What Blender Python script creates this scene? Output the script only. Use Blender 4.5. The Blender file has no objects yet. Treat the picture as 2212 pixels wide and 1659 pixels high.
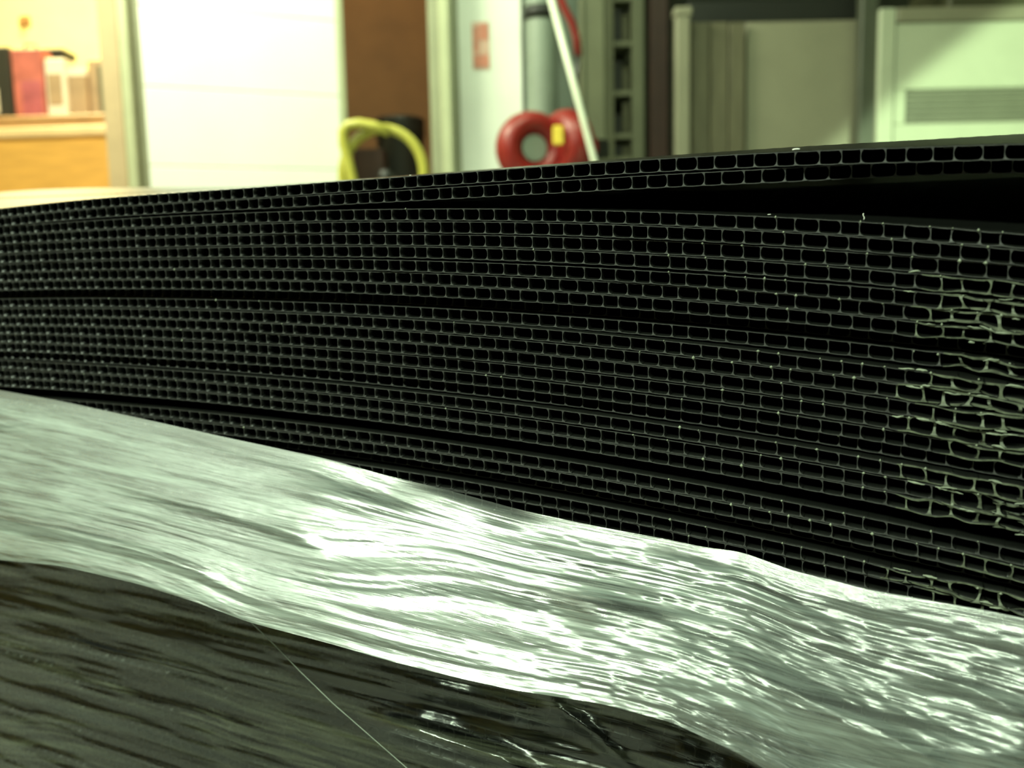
import bpy, math, random
import numpy as np
from mathutils import Vector, Matrix

random.seed(7)
rng = np.random.default_rng(11)
scene = bpy.context.scene
C = scene.collection

# ------------------------------------------------------------------ camera
FPX, HORIZON, ROLL, HC = 1900.0, 594.0, 0.022, 0.42
PITCH = math.atan((829.5 - HORIZON) / FPX)
cu, su = math.cos(ROLL), math.sin(ROLL)
FWD = Vector((0, math.cos(PITCH), -math.sin(PITCH)))
UPV = Vector((0, math.sin(PITCH), math.cos(PITCH)))
XV = Vector((1, 0, 0))
IR = XV * cu - UPV * su
IU = XV * su + UPV * cu
CAM = Vector((0, 0, HC))
cam_d = bpy.data.cameras.new('camera')
cam = bpy.data.objects.new('camera', cam_d)
C.objects.link(cam)
cam.matrix_world = Matrix(((IR.x, IU.x, -FWD.x, CAM.x), (IR.y, IU.y, -FWD.y, CAM.y),
                           (IR.z, IU.z, -FWD.z, CAM.z), (0, 0, 0, 1)))
cam_d.sensor_width = 36.0
cam_d.lens = 36.0 * FPX / 2212.0
cam_d.clip_start = 0.01
cam_d.dof.use_dof = True
cam_d.dof.focus_distance = 0.30
cam_d.dof.aperture_fstop = 10.3
scene.camera = cam

# ------------------------------------------------------------------ view, world, lamps
vs = scene.view_settings
vs.view_transform = 'Standard'
vs.look = 'None'
vs.gamma = 1.0
vs.use_curve_mapping = False
vs.exposure = 0.0

world = bpy.data.worlds.new('world')
scene.world = world
world.use_nodes = True
world.node_tree.nodes['Background'].inputs[0].default_value = (0.6, 0.75, 0.5, 1)
world.node_tree.nodes['Background'].inputs[1].default_value = 0.02


def area_lamp(name, loc, target, sx, sy, power, col, spread=180):
    l = bpy.data.lights.new(name, 'AREA')
    l.shape = 'RECTANGLE'
    l.size, l.size_y, l.energy, l.color = sx, sy, power, col
    l.spread = math.radians(spread)
    o = bpy.data.objects.new(name, l)
    C.objects.link(o)
    o.location = loc
    d = Vector(target) - Vector(loc)
    o.rotation_euler = d.to_track_quat('-Z', 'Y').to_euler()
    return o


GREEN = (0.80, 1.0, 0.66)
# ceiling batten above and to the left of the photographer: its mirror image is the glare on the film
area_lamp('ceiling_lamp_stack', (-1.75, -0.95, 2.55), (-0.3, 0.3, 0.4), 1.45, 0.42, 34, (0.80, 1.0, 0.72), 85)
# unseen area light added further behind for glints on the right-hand folds
area_lamp('rear_glint_light', (-0.5, -1.75, 2.55), (0.0, 0.3, 0.4), 1.0, 0.35, 9, (0.80, 1.0, 0.72), 80)
# ceiling batten in front of the white door
area_lamp('ceiling_lamp_door', (-1.45, 2.2, 2.45), (-1.0, 3.1, 0.9), 1.0, 0.25, 98, (0.93, 1.0, 0.70))
# ceiling batten over the hose corner
area_lamp('ceiling_lamp_corner', (0.1, 1.7, 2.75), (0.05, 3.2, 0.9), 0.9, 0.2, 12, GREEN, 110)
# warm lamp inside the small office and a dim one in the store room
area_lamp('office_lamp', (-2.4, 4.3, 2.6), (-2.4, 4.3, 0.0), 0.8, 0.8, 84, (1.0, 0.84, 0.40))
area_lamp('store_lamp', (-0.75, 4.1, 2.4), (-0.75, 4.3, 0.0), 0.3, 0.3, 2.5, (1.0, 0.62, 0.25))
# added spot, its cone edge imitating a panel's straight shadow across the cabinets
sp = bpy.data.lights.new('shadow_edge_spot', 'SPOT')
sp.energy, sp.color, sp.spot_size, sp.spot_blend, sp.shadow_soft_size = 430, (0.74, 1.0, 0.60), math.radians(40), 0.04, 0.03
spo = bpy.data.objects.new('shadow_edge_spot', sp)
C.objects.link(spo)

# ------------------------------------------------------------------ helpers


def ray(px, py):
    u, v = (px - 1106.0) / FPX, -(py - 829.5) / FPX
    return FWD + IR * u + IU * v


def at(px, py, Y):
    d = ray(px, py)
    return CAM + d * (Y / d.y)


def col(c):
    return (c[0], c[1], c[2], 1.0)


def mat(name, base, rough=0.5, spec=0.5, noise=0.0, nscale=8.0, stretch=(1, 1, 1), bump=0.0, bscale=60.0, metal=0.0):
    m = bpy.data.materials.new(name)
    m.use_nodes = True
    nt = m.node_tree
    b = nt.nodes['Principled BSDF']
    b.inputs['Base Color'].default_value = col(base)
    b.inputs['Roughness'].default_value = rough
    b.inputs['Metallic'].default_value = metal
    b.inputs['Specular IOR Level'].default_value = spec
    tc = nt.nodes.new('ShaderNodeTexCoord')
    mp = nt.nodes.new('ShaderNodeMapping')
    mp.inputs['Scale'].default_value = stretch
    nt.links.new(tc.outputs['Object'], mp.inputs['Vector'])
    if noise > 0:
        n = nt.nodes.new('ShaderNodeTexNoise')
        n.inputs['Scale'].default_value = nscale
        n.inputs['Detail'].default_value = 5
        nt.links.new(mp.outputs['Vector'], n.inputs['Vector'])
        r = nt.nodes.new('ShaderNodeValToRGB')
        r.color_ramp.elements[0].position = 0.3
        r.color_ramp.elements[1].position = 0.7
        r.color_ramp.elements[0].color = col([c * (1 - noise) for c in base])
        r.color_ramp.elements[1].color = col([min(1, c * (1 + noise)) for c in base])
        nt.links.new(n.outputs['Fac'], r.inputs['Fac'])
        nt.links.new(r.outputs['Color'], b.inputs['Base Color'])
    if bump > 0:
        n2 = nt.nodes.new('ShaderNodeTexNoise')
        n2.inputs['Scale'].default_value = bscale
        n2.inputs['Detail'].default_value = 4
        nt.links.new(mp.outputs['Vector'], n2.inputs['Vector'])
        bp = nt.nodes.new('ShaderNodeBump')
        bp.inputs['Strength'].default_value = bump
        bp.inputs['Distance'].default_value = 0.01
        nt.links.new(n2.outputs['Fac'], bp.inputs['Height'])
        nt.links.new(bp.outputs['Normal'], b.inputs['Normal'])
    return m


def mesh_obj(name, verts, faces, mats, parent=None, smooth=False, mat_idx=None, uv=None):
    me = bpy.data.meshes.new(name)
    me.from_pydata([tuple(v) for v in verts], [], [tuple(f) for f in faces])
    for m in (mats if isinstance(mats, (list, tuple)) else [mats]):
        me.materials.append(m)
    if mat_idx is not None:
        me.polygons.foreach_set('material_index', np.asarray(mat_idx, dtype=np.int32))
    if smooth is True:
        me.polygons.foreach_set('use_smooth', np.ones(len(me.polygons), dtype=bool))
    elif smooth is not False:
        me.polygons.foreach_set('use_smooth', np.asarray(smooth, dtype=bool))
    if uv is not None:
        ul = me.uv_layers.new(name='UVMap')
        li = np.empty(len(me.loops), dtype=np.int32)
        me.loops.foreach_get('vertex_index', li)
        ul.data.foreach_set('uv', np.asarray(uv, dtype=np.float32)[li].ravel())
    me.update()
    o = bpy.data.objects.new(name, me)
    C.objects.link(o)
    if parent is not None:
        o.parent = parent
    return o


class MB:
    """collects simple solids into one mesh"""

    def __init__(self):
        self.v, self.f = [], []

    def box(self, lo, hi, bev=0.0):
        x0, y0, z0 = lo
        x1, y1, z1 = hi
        b = min(bev, (x1 - x0) * .45, (y1 - y0) * .45, (z1 - z0) * .45)
        n = len(self.v)
        if b <= 0:
            self.v += [(x, y, z) for z in (z0, z1) for y in (y0, y1) for x in (x0, x1)]
            self.f += [tuple(n + i for i in q) for q in ((0, 2, 3, 1), (4, 5, 7, 6), (0, 1, 5, 4), (2, 6, 7, 3), (0, 4, 6, 2), (1, 3, 7, 5))]
            return self
        # chamfered along the vertical edges and rims
        rings = [(z0, b), (z0 + b, 0), (z1 - b, 0), (z1, b)]
        for z, ins in rings:
            xa, xb, ya, yb = x0 + ins, x1 - ins, y0 + ins, y1 - ins
            self.v += [(xa + b, ya, z), (xb - b, ya, z), (xb, ya + b, z), (xb, yb - b, z),
                       (xb - b, yb, z), (xa + b, yb, z), (xa, yb - b, z), (xa, ya + b, z)]
        for r in range(3):
            for k in range(8):
                a, c = n + r * 8 + k, n + r * 8 + (k + 1) % 8
                self.f.append((a, c, c + 8, a + 8))
        self.f.append(tuple(n + k for k in range(7, -1, -1)))
        self.f.append(tuple(n + 24 + k for k in range(8)))
        return self

    def tube(self, pts, r, seg=12, closed=False):
        pts = [Vector(p) for p in pts]
        n = len(self.v)
        m = len(pts)
        for i, p in enumerate(pts):
            if closed:
                t = pts[(i + 1) % m] - pts[i - 1]
            else:
                t = pts[min(i + 1, m - 1)] - pts[max(i - 1, 0)]
            t.normalize()
            a = t.orthogonal() if i == 0 else (a - t * a.dot(t))
            a.normalize()
            b = t.cross(a)
            rr = r[i] if isinstance(r, (list, tuple)) else r
            for k in range(seg):
                an = 2 * math.pi * k / seg
                self.v.append(tuple(p + (a * math.cos(an) + b * math.sin(an)) * rr))
        for i in range(m if closed else m - 1):
            j = (i + 1) % m
            for k in range(seg):
                k2 = (k + 1) % seg
                self.f.append((n + i * seg + k, n + i * seg + k2, n + j * seg + k2, n + j * seg + k))
        if not closed:
            self.f.append(tuple(n + k for k in range(seg - 1, -1, -1)))
            self.f.append(tuple(n + (m - 1) * seg + k for k in range(seg)))
        return self

    def build(self, name, m, parent=None, smooth=False):
        return mesh_obj(name, self.v, self.f, m, parent, smooth)


def tag(o, label, cat, group=None, kind=None):
    o['label'] = label
    o['category'] = cat
    if group:
        o['group'] = group
    if kind:
        o['kind'] = kind
    return o


def struct(o, label=None):
    o['kind'] = 'structure'
    if label:
        o['label'] = label
    return o


def empty(name, loc=(0, 0, 0)):
    o = bpy.data.objects.new(name, None)
    o.empty_display_size = 0.05
    C.objects.link(o)
    o.location = loc
    return o


def kid(o, parent):
    o.parent = parent
    o.matrix_parent_inverse = Matrix.Translation(-Vector(parent.location))
    return o


def pxbox(px0, px1, py0, py1, Y, depth, zbot=None, bev=0.0):
    """box whose front face, at distance Y, spans the given image rectangle"""
    ym = 0.5 * (py0 + py1)
    x0, x1 = at(px0, ym, Y).x, at(px1, ym, Y).x
    xm = 0.5 * (px0 + px1)
    zt, zb = at(xm, py0, Y).z, at(xm, py1, Y).z
    if zbot is not None:
        zb = zbot
    return MB().box((x0, Y, zb), (x1, Y + depth, zt), bev)


def sstep(a, b, x):
    t = np.clip((x - a) / (b - a), 0, 1)
    return t * t * (3 - 2 * t)


def vnoise(x, y, seed=0):
    """smooth value noise on arrays, range -1..1"""
    x, y = np.asarray(x, float), np.asarray(y, float)
    xi, yi = np.floor(x).astype(np.int64), np.floor(y).astype(np.int64)
    xf, yf = x - xi, y - yi
    xf, yf = xf * xf * xf * (xf * (xf * 6 - 15) + 10), yf * yf * yf * (yf * (yf * 6 - 15) + 10)

    def h(a, b):
        k = (a * 374761393 + b * 668265263 + seed * 974634777) & 0xffffffff
        k = ((k ^ (k >> 13)) * 1274126177) & 0xffffffff
        return ((k ^ (k >> 16)) & 0xffff) / 32767.5 - 1.0
    a, b, c, d = h(xi, yi), h(xi + 1, yi), h(xi, yi + 1), h(xi + 1, yi + 1)
    return (a * (1 - xf) + b * xf) * (1 - yf) + (c * (1 - xf) + d * xf) * yf


# ------------------------------------------------------------------ materials
M = {}
M['plastic'] = mat('black_plastic', (0.0045, 0.0048, 0.0042), 0.30, 0.30, bump=0.05, bscale=900)
M['cut'] = mat('cut_plastic_edge', (0.037, 0.036, 0.036), 0.55, 0.4, noise=0.35, nscale=500)
M['burr'] = mat('torn_plastic_burr', (0.22, 0.24, 0.185), 0.5, 0.4, noise=0.3, nscale=300)
M['crushed'] = mat('crushed_plastic_edge', (0.078, 0.086, 0.060), 0.55, 0.4, noise=0.5, nscale=400)
M['crumb'] = mat('white_shaving', (0.8, 0.8, 0.74), 0.5, noise=0.1, nscale=300)
M['white_paint'] = mat('white_paint', (0.80, 0.82, 0.74), 0.45, noise=0.04, nscale=5)
M['door_white'] = mat('door_white', (0.86, 0.87, 0.80), 0.4, noise=0.03, nscale=4)
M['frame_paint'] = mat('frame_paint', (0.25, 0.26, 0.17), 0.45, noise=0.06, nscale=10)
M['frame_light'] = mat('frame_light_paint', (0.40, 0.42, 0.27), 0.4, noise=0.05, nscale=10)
M['tan_wall'] = mat('tan_plaster', (0.42, 0.31, 0.18), 0.7, noise=0.08, nscale=10, bump=0.1)
M['yellow_wall'] = mat('yellow_plaster', (0.86, 0.80, 0.42), 0.7, noise=0.05, nscale=6, bump=0.1)
M['brown_wall'] = mat('brown_plaster', (0.25, 0.12, 0.04), 0.7, noise=0.12, nscale=6, bump=0.1)
M['dark_wall'] = mat('dark_green_wall', (0.06, 0.066, 0.042), 0.7, noise=0.15, nscale=6, bump=0.1)
M['concrete'] = mat('concrete', (0.30, 0.30, 0.27), 0.75, noise=0.2, nscale=5, bump=0.2)
M['ceiling'] = mat('ceiling_paint', (0.55, 0.56, 0.50), 0.8, noise=0.05, nscale=4)
M['orange_wood'] = mat('orange_wood', (0.66, 0.35, 0.08), 0.45, noise=0.12, nscale=6, stretch=(1, 1, 8))
M['wood_edge'] = mat('pale_wood_edge', (0.78, 0.55, 0.30), 0.4, noise=0.08, nscale=8)
M['brown_wood'] = mat('brown_wood', (0.36, 0.20, 0.08), 0.45, noise=0.15, nscale=8)
M['black'] = mat('black_plastic_case', (0.03, 0.03, 0.025), 0.4, noise=0.1, nscale=10)
M['pink'] = mat('pink_print', (0.52, 0.14, 0.11), 0.5, noise=0.25, nscale=14)
M['magenta'] = mat('dark_red_print', (0.42, 0.10, 0.12), 0.5, noise=0.3, nscale=14)
M['beige'] = mat('beige_card', (0.42, 0.29, 0.17), 0.6, noise=0.15, nscale=10)
M['white_card'] = mat('white_card', (0.80, 0.74, 0.60), 0.6, noise=0.06, nscale=10)
M['yellow_hose'] = mat('yellow_rubber', (0.42, 0.39, 0.06), 0.4, noise=0.08, nscale=20)
M['red'] = mat('red_rubber', (0.22, 0.010, 0.007), 0.4, noise=0.12, nscale=20)
M['yellow_label'] = mat('yellow_label', (0.75, 0.55, 0.06), 0.5, noise=0.05, nscale=20)
M['grey_metal'] = mat('grey_metal', (0.22, 0.26, 0.21), 0.45, noise=0.1, nscale=8)
M['olive'] = mat('olive_grey_paint', (0.105, 0.11, 0.062), 0.6, noise=0.1, nscale=8)
M['pole'] = mat('pale_pole_paint', (0.70, 0.74, 0.60), 0.35, noise=0.05, nscale=20)
M['sign_red'] = mat('faded_red_print', (0.62, 0.23, 0.16), 0.6, noise=0.2, nscale=30)
M['sign_pale'] = mat('faded_pink_print', (0.66, 0.42, 0.34), 0.6, noise=0.15, nscale=30)
M['cab'] = mat('cabinet_paint', (0.22, 0.21, 0.145), 0.5, noise=0.06, nscale=6)
M['cab_light'] = mat('pale_cabinet_paint', (0.42, 0.45, 0.33), 0.5, noise=0.05, nscale=6)
M['board'] = mat('brown_grey_board', (0.10, 0.09, 0.052), 0.6, noise=0.15, nscale=8, stretch=(6, 6, 1))
M['vent'] = mat('grey_slat_paint', (0.17, 0.175, 0.125), 0.5, noise=0.08, nscale=10)
M['dark_grey'] = mat('dark_grey_paint', (0.06, 0.066, 0.045), 0.5, noise=0.1, nscale=10)
M['dark_metal'] = mat('dark_metal', (0.009, 0.010, 0.007), 0.5, noise=0.15, nscale=10)
M['dark_red'] = mat('dark_red_paint', (0.04, 0.016, 0.010), 0.55, noise=0.2, nscale=10)
M['box_dark'] = mat('dark_box', (0.018, 0.019, 0.013), 0.6, noise=0.2, nscale=12)
M['box_olive'] = mat('olive_box', (0.055, 0.055, 0.025), 0.6, noise=0.2, nscale=12)
M['pine'] = mat('rough_pine', (0.48, 0.34, 0.18), 0.75, noise=0.2, nscale=10, stretch=(1, 8, 8))


def film_material(name, milk, alpha_lo, alpha_hi, rough, su_, sv_, bump, uvdist, ior, haze):
    """clear stretch film: partly see-through, milky where layers gather, glossy skin, drawn-out streaks along u"""
    m = bpy.data.materials.new(name)
    m.use_nodes = True
    nt = m.node_tree
    N, L = nt.nodes, nt.links
    out = N['Material Output']
    N.remove(N['Principled BSDF'])
    tc = N.new('ShaderNodeTexCoord')

    def streak(a, b, det, seed):
        mp = N.new('ShaderNodeMapping')
        mp.inputs['Scale'].default_value = (a, b, 1)
        mp.inputs['Location'].default_value = (seed, seed * 1.7, 0)
        L.new(tc.outputs['UV'], mp.inputs['Vector'])
        n = N.new('ShaderNodeTexNoise')
        n.inputs['Scale'].default_value = 1.0
        n.inputs['Detail'].default_value = det
        n.inputs['Roughness'].default_value = 0.62
        n.inputs['Distortion'].default_value = 0.35
        L.new(mp.outputs['Vector'], n.inputs['Vector'])
        return n.outputs['Fac']
    s1 = streak(su_, sv_, 5, 3.1)
    s2 = streak(su_ * 4, sv_ * 4, 4, 8.3)
    s3 = streak(120, 160, 3, 5.7)
    mix = N.new('ShaderNodeMath')
    mix.operation = 'MULTIPLY_ADD'
    mix.inputs[1].default_value = 0.5
    L.new(s2, mix.inputs[0])
    L.new(s1, mix.inputs[2])
    h2 = N.new('ShaderNodeMath')
    h2.operation = 'MULTIPLY_ADD'
    h2.inputs[1].default_value = 0.12
    L.new(s3, h2.inputs[0])
    L.new(mix.outputs[0], h2.inputs[2])
    bp = N.new('ShaderNodeBump')
    bp.inputs['Strength'].default_value = bump
    bp.inputs['Distance'].default_value = uvdist
    L.new(h2.outputs[0], bp.inputs['Height'])
    rp = N.new('ShaderNodeMapRange')
    rp.inputs['From Min'].default_value = 0.58
    rp.inputs['From Max'].default_value = 0.96
    rp.inputs['To Min'].default_value = alpha_lo
    rp.inputs['To Max'].default_value = alpha_hi
    L.new(mix.outputs[0], rp.inputs['Value'])
    at_ = N.new('ShaderNodeAttribute')
    at_.attribute_name = 'layers'
    al = N.new('ShaderNodeMath')
    al.operation = 'MULTIPLY'
    L.new(rp.outputs[0], al.inputs[0])
    al.use_clamp = True
    L.new(at_.outputs['Fac'], al.inputs[1])
    dif = N.new('ShaderNodeBsdfDiffuse')
    dif.inputs['Color'].default_value = col(milk)
    L.new(bp.outputs['Normal'], dif.inputs['Normal'])
    tr = N.new('ShaderNodeBsdfTransparent')
    tr.inputs['Color'].default_value = (0.93, 0.95, 0.92, 1)
    body = N.new('ShaderNodeMixShader')
    L.new(al.outputs[0], body.inputs[0])
    L.new(tr.outputs[0], body.inputs[1])
    L.new(dif.outputs[0], body.inputs[2])
    g1 = N.new('ShaderNodeBsdfGlossy')
    g1.inputs['Roughness'].default_value = rough
    L.new(bp.outputs['Normal'], g1.inputs['Normal'])
    g2 = N.new('ShaderNodeBsdfGlossy')
    g2.inputs['Roughness'].default_value = rough * 2.8
    L.new(bp.outputs['Normal'], g2.inputs['Normal'])
    gl = N.new('ShaderNodeMixShader')
    gl.inputs[0].default_value = haze
    L.new(g1.outputs[0], gl.inputs[1])
    L.new(g2.outputs[0], gl.inputs[2])
    fr = N.new('ShaderNodeFresnel')
    fr.inputs['IOR'].default_value = ior
    L.new(bp.outputs['Normal'], fr.inputs['Normal'])
    top = N.new('ShaderNodeMixShader')
    L.new(fr.outputs[0], top.inputs[0])
    L.new(body.outputs[0], top.inputs[1])
    L.new(gl.outputs[0], top.inputs[2])
    L.new(top.outputs[0], out.inputs['Surface'])
    return m


M['film_band'] = film_material('gathered_stretch_film', (0.28, 0.325, 0.305), 0.04, 0.92, 0.17, 11, 330, 0.5, 0.00038, 3.0, 0.62)
M['film_low'] = film_material('tight_stretch_film', (0.24, 0.26, 0.17), -0.14, 0.25, 0.13, 8, 230, 0.45, 0.0006, 1.8, 0.25)
for n_ in M['film_low'].node_tree.nodes:
    if n_.type == 'MAP_RANGE':
        n_.clamp = True

# ------------------------------------------------------------------ room shell
RX0, RX1, RY0, RY1, RH = -3.9, 3.2, -2.6, 5.4, 3.1
WY = 3.3        # front face of the partition wall that faces the photographer
struct(MB().box((RX0, RY0, -0.1), (RX1, RY1, 0)).build('floor', M['concrete']))
struct(MB().box((RX0, RY0, RH), (RX1, RY1, RH + 0.1)).build('ceiling', M['ceiling']))
struct(MB().box((RX0 - 0.1, RY0, 0), (RX0, RY1, RH)).build('wall_left', M['yellow_wall']))
struct(MB().box((RX1, RY0, 0), (RX1 + 0.1, RY1, RH)).build('wall_right', M['dark_wall']))
struct(MB().box((RX0, RY0 - 0.1, 0), (RX1, RY0, RH)).build('wall_front', M['dark_wall']))
xa, xb = at(222, 200, WY).x, at(262, 200, WY).x
x_of = lambda px, Y=WY: at(px, 200, Y).x
XD0, XD1 = x_of(310), x_of(928)
struct(MB().box((RX0, RY1, 0), (xb, RY1 + 0.1, RH)).build('wall_back', M['yellow_wall']), 'bright yellow wall at the back of the office')
struct(MB().box((xb, 4.7, 0), (x_of(985), 4.8, RH)).build('wall_store', M['brown_wall']), 'brown wall deep inside the store room')
struct(MB().box((xa, WY, 0), (xb, WY + 0.12, RH)).build('wall_pier', M['tan_wall']), 'tan wall pier beside the office opening')
struct(MB().box((xb, WY + 0.12, 0), (xb + 0.1, RY1, RH)).build('wall_partition', M['tan_wall']))
struct(MB().box((x_of(985), WY, 0), (x_of(1128), WY + 0.12, RH)).build('wall_middle', M['white_paint']), 'white wall with the small red notice')
struct(MB().box((x_of(925), WY + 0.12, 0), (x_of(985), 4.8, RH)).build('wall_store_side', M['brown_wall']))
struct(MB().box((x_of(1128), WY + 0.05, 0), (x_of(1262), WY + 0.17, RH)).build('wall_recess', M['grey_metal']), 'grey wall strip behind the pipe')
struct(MB().box((x_of(1262), 4.3, 0), (RX1, 4.4, RH)).build('wall_storage', M['dark_wall']), 'dark wall behind the cabinets')
struct(MB().box((x_of(1250), WY + 0.17, 0), (x_of(1262), 4.4, RH)).build('wall_storage_side', M['dark_wall']))
# door frame strips
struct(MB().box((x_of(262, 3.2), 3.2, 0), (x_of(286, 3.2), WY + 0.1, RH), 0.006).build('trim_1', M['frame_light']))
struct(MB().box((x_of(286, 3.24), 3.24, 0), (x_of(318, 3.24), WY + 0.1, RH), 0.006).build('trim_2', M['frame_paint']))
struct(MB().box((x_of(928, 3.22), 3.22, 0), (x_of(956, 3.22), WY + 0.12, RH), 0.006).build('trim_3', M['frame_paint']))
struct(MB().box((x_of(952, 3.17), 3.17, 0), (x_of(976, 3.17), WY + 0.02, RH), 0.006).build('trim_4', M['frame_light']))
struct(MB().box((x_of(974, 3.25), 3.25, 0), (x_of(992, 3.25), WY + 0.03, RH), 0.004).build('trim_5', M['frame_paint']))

# white sliding door of broad horizontal boards
dl, dr = at(312, 200, 2.92), at(748, 200, 3.16)
dw = math.hypot(dr.x - dl.x, dr.y - dl.y)
door = empty('door_1', (dl.x, dl.y, 0.01))
door.rotation_euler[2] = math.atan2(dr.y - dl.y, dr.x - dl.x)
struct(door, 'bright white door leaf of broad horizontal boards')
MB().box((0.01, 0.006, 0.02), (dw - 0.01, 0.04, 2.3)).build('core', M['door_white'], door)
bz = at(530, 196, 3.03).z - 0.01 - 0.25 * 4
while bz < 2.2:
    MB().box((0, 0, bz), (dw - 0.024, 0.03, bz + 0.248), 0.003).build('board', M['door_white'], door)
    bz += 0.25
MB().box((dw - 0.023, -0.003, 0.02), (dw, 0.045, 2.3), 0.004).build('edge_strip', M['frame_light'], door)

# ------------------------------------------------------------------ office behind the opening
cY = 4.0
pc = at(120, 280, cY)
zc = at(120, 256, cY).z
cx0, cx1 = -3.3, xb - 0.06
rot = 0.055
ctr = empty('reception_counter', (cx1, cY, 0))
front = MB().box((cx0 - cx1, 0, 0), (0, 0.05, zc - 0.075), 0.004).build('front_panel', M['orange_wood'], ctr)
MB().box((cx0 - cx1, -0.02, zc - 0.075), (0, 0.05, zc - 0.03), 0.006).build('pale_rail', M['wood_edge'], ctr)
MB().box((cx0 - cx1, 0.01, zc - 0.03), (0, 0.48, zc + 0.025), 0.008).build('counter_top', M['brown_wood'], ctr)
MB().box((cx0 - cx1, 0.05, 0), (-0.0, 0.40, 0.10)).build('plinth', M['brown_wood'], ctr)
ctr.rotation_euler[2] = -rot
tag(ctr, 'orange wooden counter with brown top in the office', 'counter')
zt = zc + 0.026
oY = 4.18


def office_item(name, px0, px1, py0, Y, depth, m, label, cat):
    x0, x1 = at(px0, 170, Y).x, at(px1, 170, Y).x
    z1 = at(0.5 * (px0 + px1), py0, Y).z
    t = empty(name, (0.5 * (x0 + x1), Y, zt))
    w = x1 - x0
    MB().box((-w / 2, 0, 0), (w / 2, depth, z1 - zt), 0.006).build('body', m, t)
    tag(t, label, cat)
    return t, w, z1 - zt


t, w, h = office_item('display_cabinet', -40, 22, 100, oY + 0.02, 0.14, M['black'], 'black upright case at the left end of the counter', 'case')
MB().box((-w / 2 + 0.02, -0.004, 0.04), (w / 2 - 0.06, 0.004, h * 0.45)).build('front_plate', M['white_card'], t)
t, w, h = office_item('pink_bag', 27, 93, 104, oY, 0.10, M['pink'], 'pink printed bag standing on the counter', 'bag')
MB().box((-w * 0.22, -0.006, 0.0), (w * 0.42, 0.002, h * 0.55), 0.003).build('dark_print', M['magenta'], t)
MB().tube([(-w * .2, .05, h), (-w * .17, .05, h + .03), (w * .17, .05, h + .03), (w * .2, .05, h)], 0.006, 8).build('handle', M['magenta'], t, True)
t, w, h = office_item('white_carton', 97, 142, 126, oY + 0.01, 0.12, M['white_card'], 'pale carton right of the pink bag', 'box')
MB().box((-w / 2 + 0.012, -0.004, h * 0.25), (w / 2 - 0.02, 0.002, h * 0.75)).build('label_patch', M['beige'], t)
t, w, h = office_item('flat_black_case', 90, 140, 106, oY + 0.2, 0.12, M['black'], 'black case standing behind the pale carton', 'case')
MB().box((-w / 2 - 0.005, -0.01, h - 0.025), (w / 2 + 0.005, 0.13, h + 0.002), 0.004).build('lid', M['black'], t)
t, w, h = office_item('beige_carton', 146, 186, 150, oY + 0.03, 0.12, M['beige'], 'beige carton in the middle of the counter', 'box')
MB().box((-w / 2 - 0.002, -0.002, h - 0.03), (w / 2 + 0.002, 0.122, h + 0.003), 0.003).build('lid', M['white_card'], t)
t, w, h = office_item('tan_carton', 190, 226, 128, oY + 0.05, 0.12, M['beige'], 'tan carton beside the door frame on the counter', 'box')
MB().box((w / 2 - 0.03, -0.003, 0.02), (w / 2, 0.002, h - 0.03)).build('dark_side', M['olive'], t)
hk = at(52, 45, 5.38)
wh = empty('wall_hook', (hk.x, 5.4, hk.z))
MB().box((-0.03, -0.02, -0.03), (0.03, 0.0, 0.03), 0.006).build('plate', M['brown_wood'], wh)
MB().tube([(0, -0.02, 0.01), (0, -0.06, 0.0), (0, -0.07, -0.03), (0, -0.05, -0.05)], 0.009, 8).build('hook', M['brown_wood'], wh, True)
tag(wh, 'small brown hook on the yellow office wall', 'hook')

# ------------------------------------------------------------------ yellow hose, red reels, pipe, pole
hY = 2.95


def arc_px(cx, cy, rx, ry, a0, a1, n, Y, dy=0.0):
    r = []
    for k in range(n):
        t = math.radians(a0 + (a1 - a0) * k / (n - 1))
        r.append(at(cx + rx * math.cos(t), cy - ry * math.sin(t), Y + dy * k / (n - 1)))
    return r


hp = arc_px(835, 370, 82, 88, -60, 172, 26, hY) + arc_px(800, 372, 46, 100, 168, 98, 8, hY + 0.02)[1:0:-1]
hose = empty('yellow_hose', at(835, 460, hY))
loop1 = arc_px(828, 378, 88, 100, -75, 200, 30, hY)
loop2 = [at(x, y, hY - 0.03) for x, y in ((772, 470), (764, 400), (752, 350), (742, 310), (741, 285), (752, 270), (775, 267), (806, 272), (840, 285))]
kid(MB().tube(loop1, 0.0165, 12).build('coil', M['yellow_hose'], None, True), hose)
kid(MB().tube(loop2, 0.0165, 12).build('loose_loop', M['yellow_hose'], None, True), hose)
tag(hose, 'yellow rubber hose coiled in the store room doorway', 'hose')
# stand that carries the coil
st = empty('hose_stand', (at(850, 400, 3.08).x, 3.08, 0))
zst = at(850, 395, 3.08).z
MB().tube([(0, 0, 0.02), (0, 0, zst)], 0.02, 12).build('post', M['dark_metal'], st, True)
MB().box((-0.13, -0.12, 0), (0.13, 0.12, 0.02), 0.004).build('foot_plate', M['dark_metal'], st)
MB().tube([(0, 0.02, zst), (0, -0.2, zst)], 0.022, 12).build('arm', M['dark_metal'], st, True)
tag(st, 'dark stand carrying the yellow hose coil', 'stand')
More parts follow.
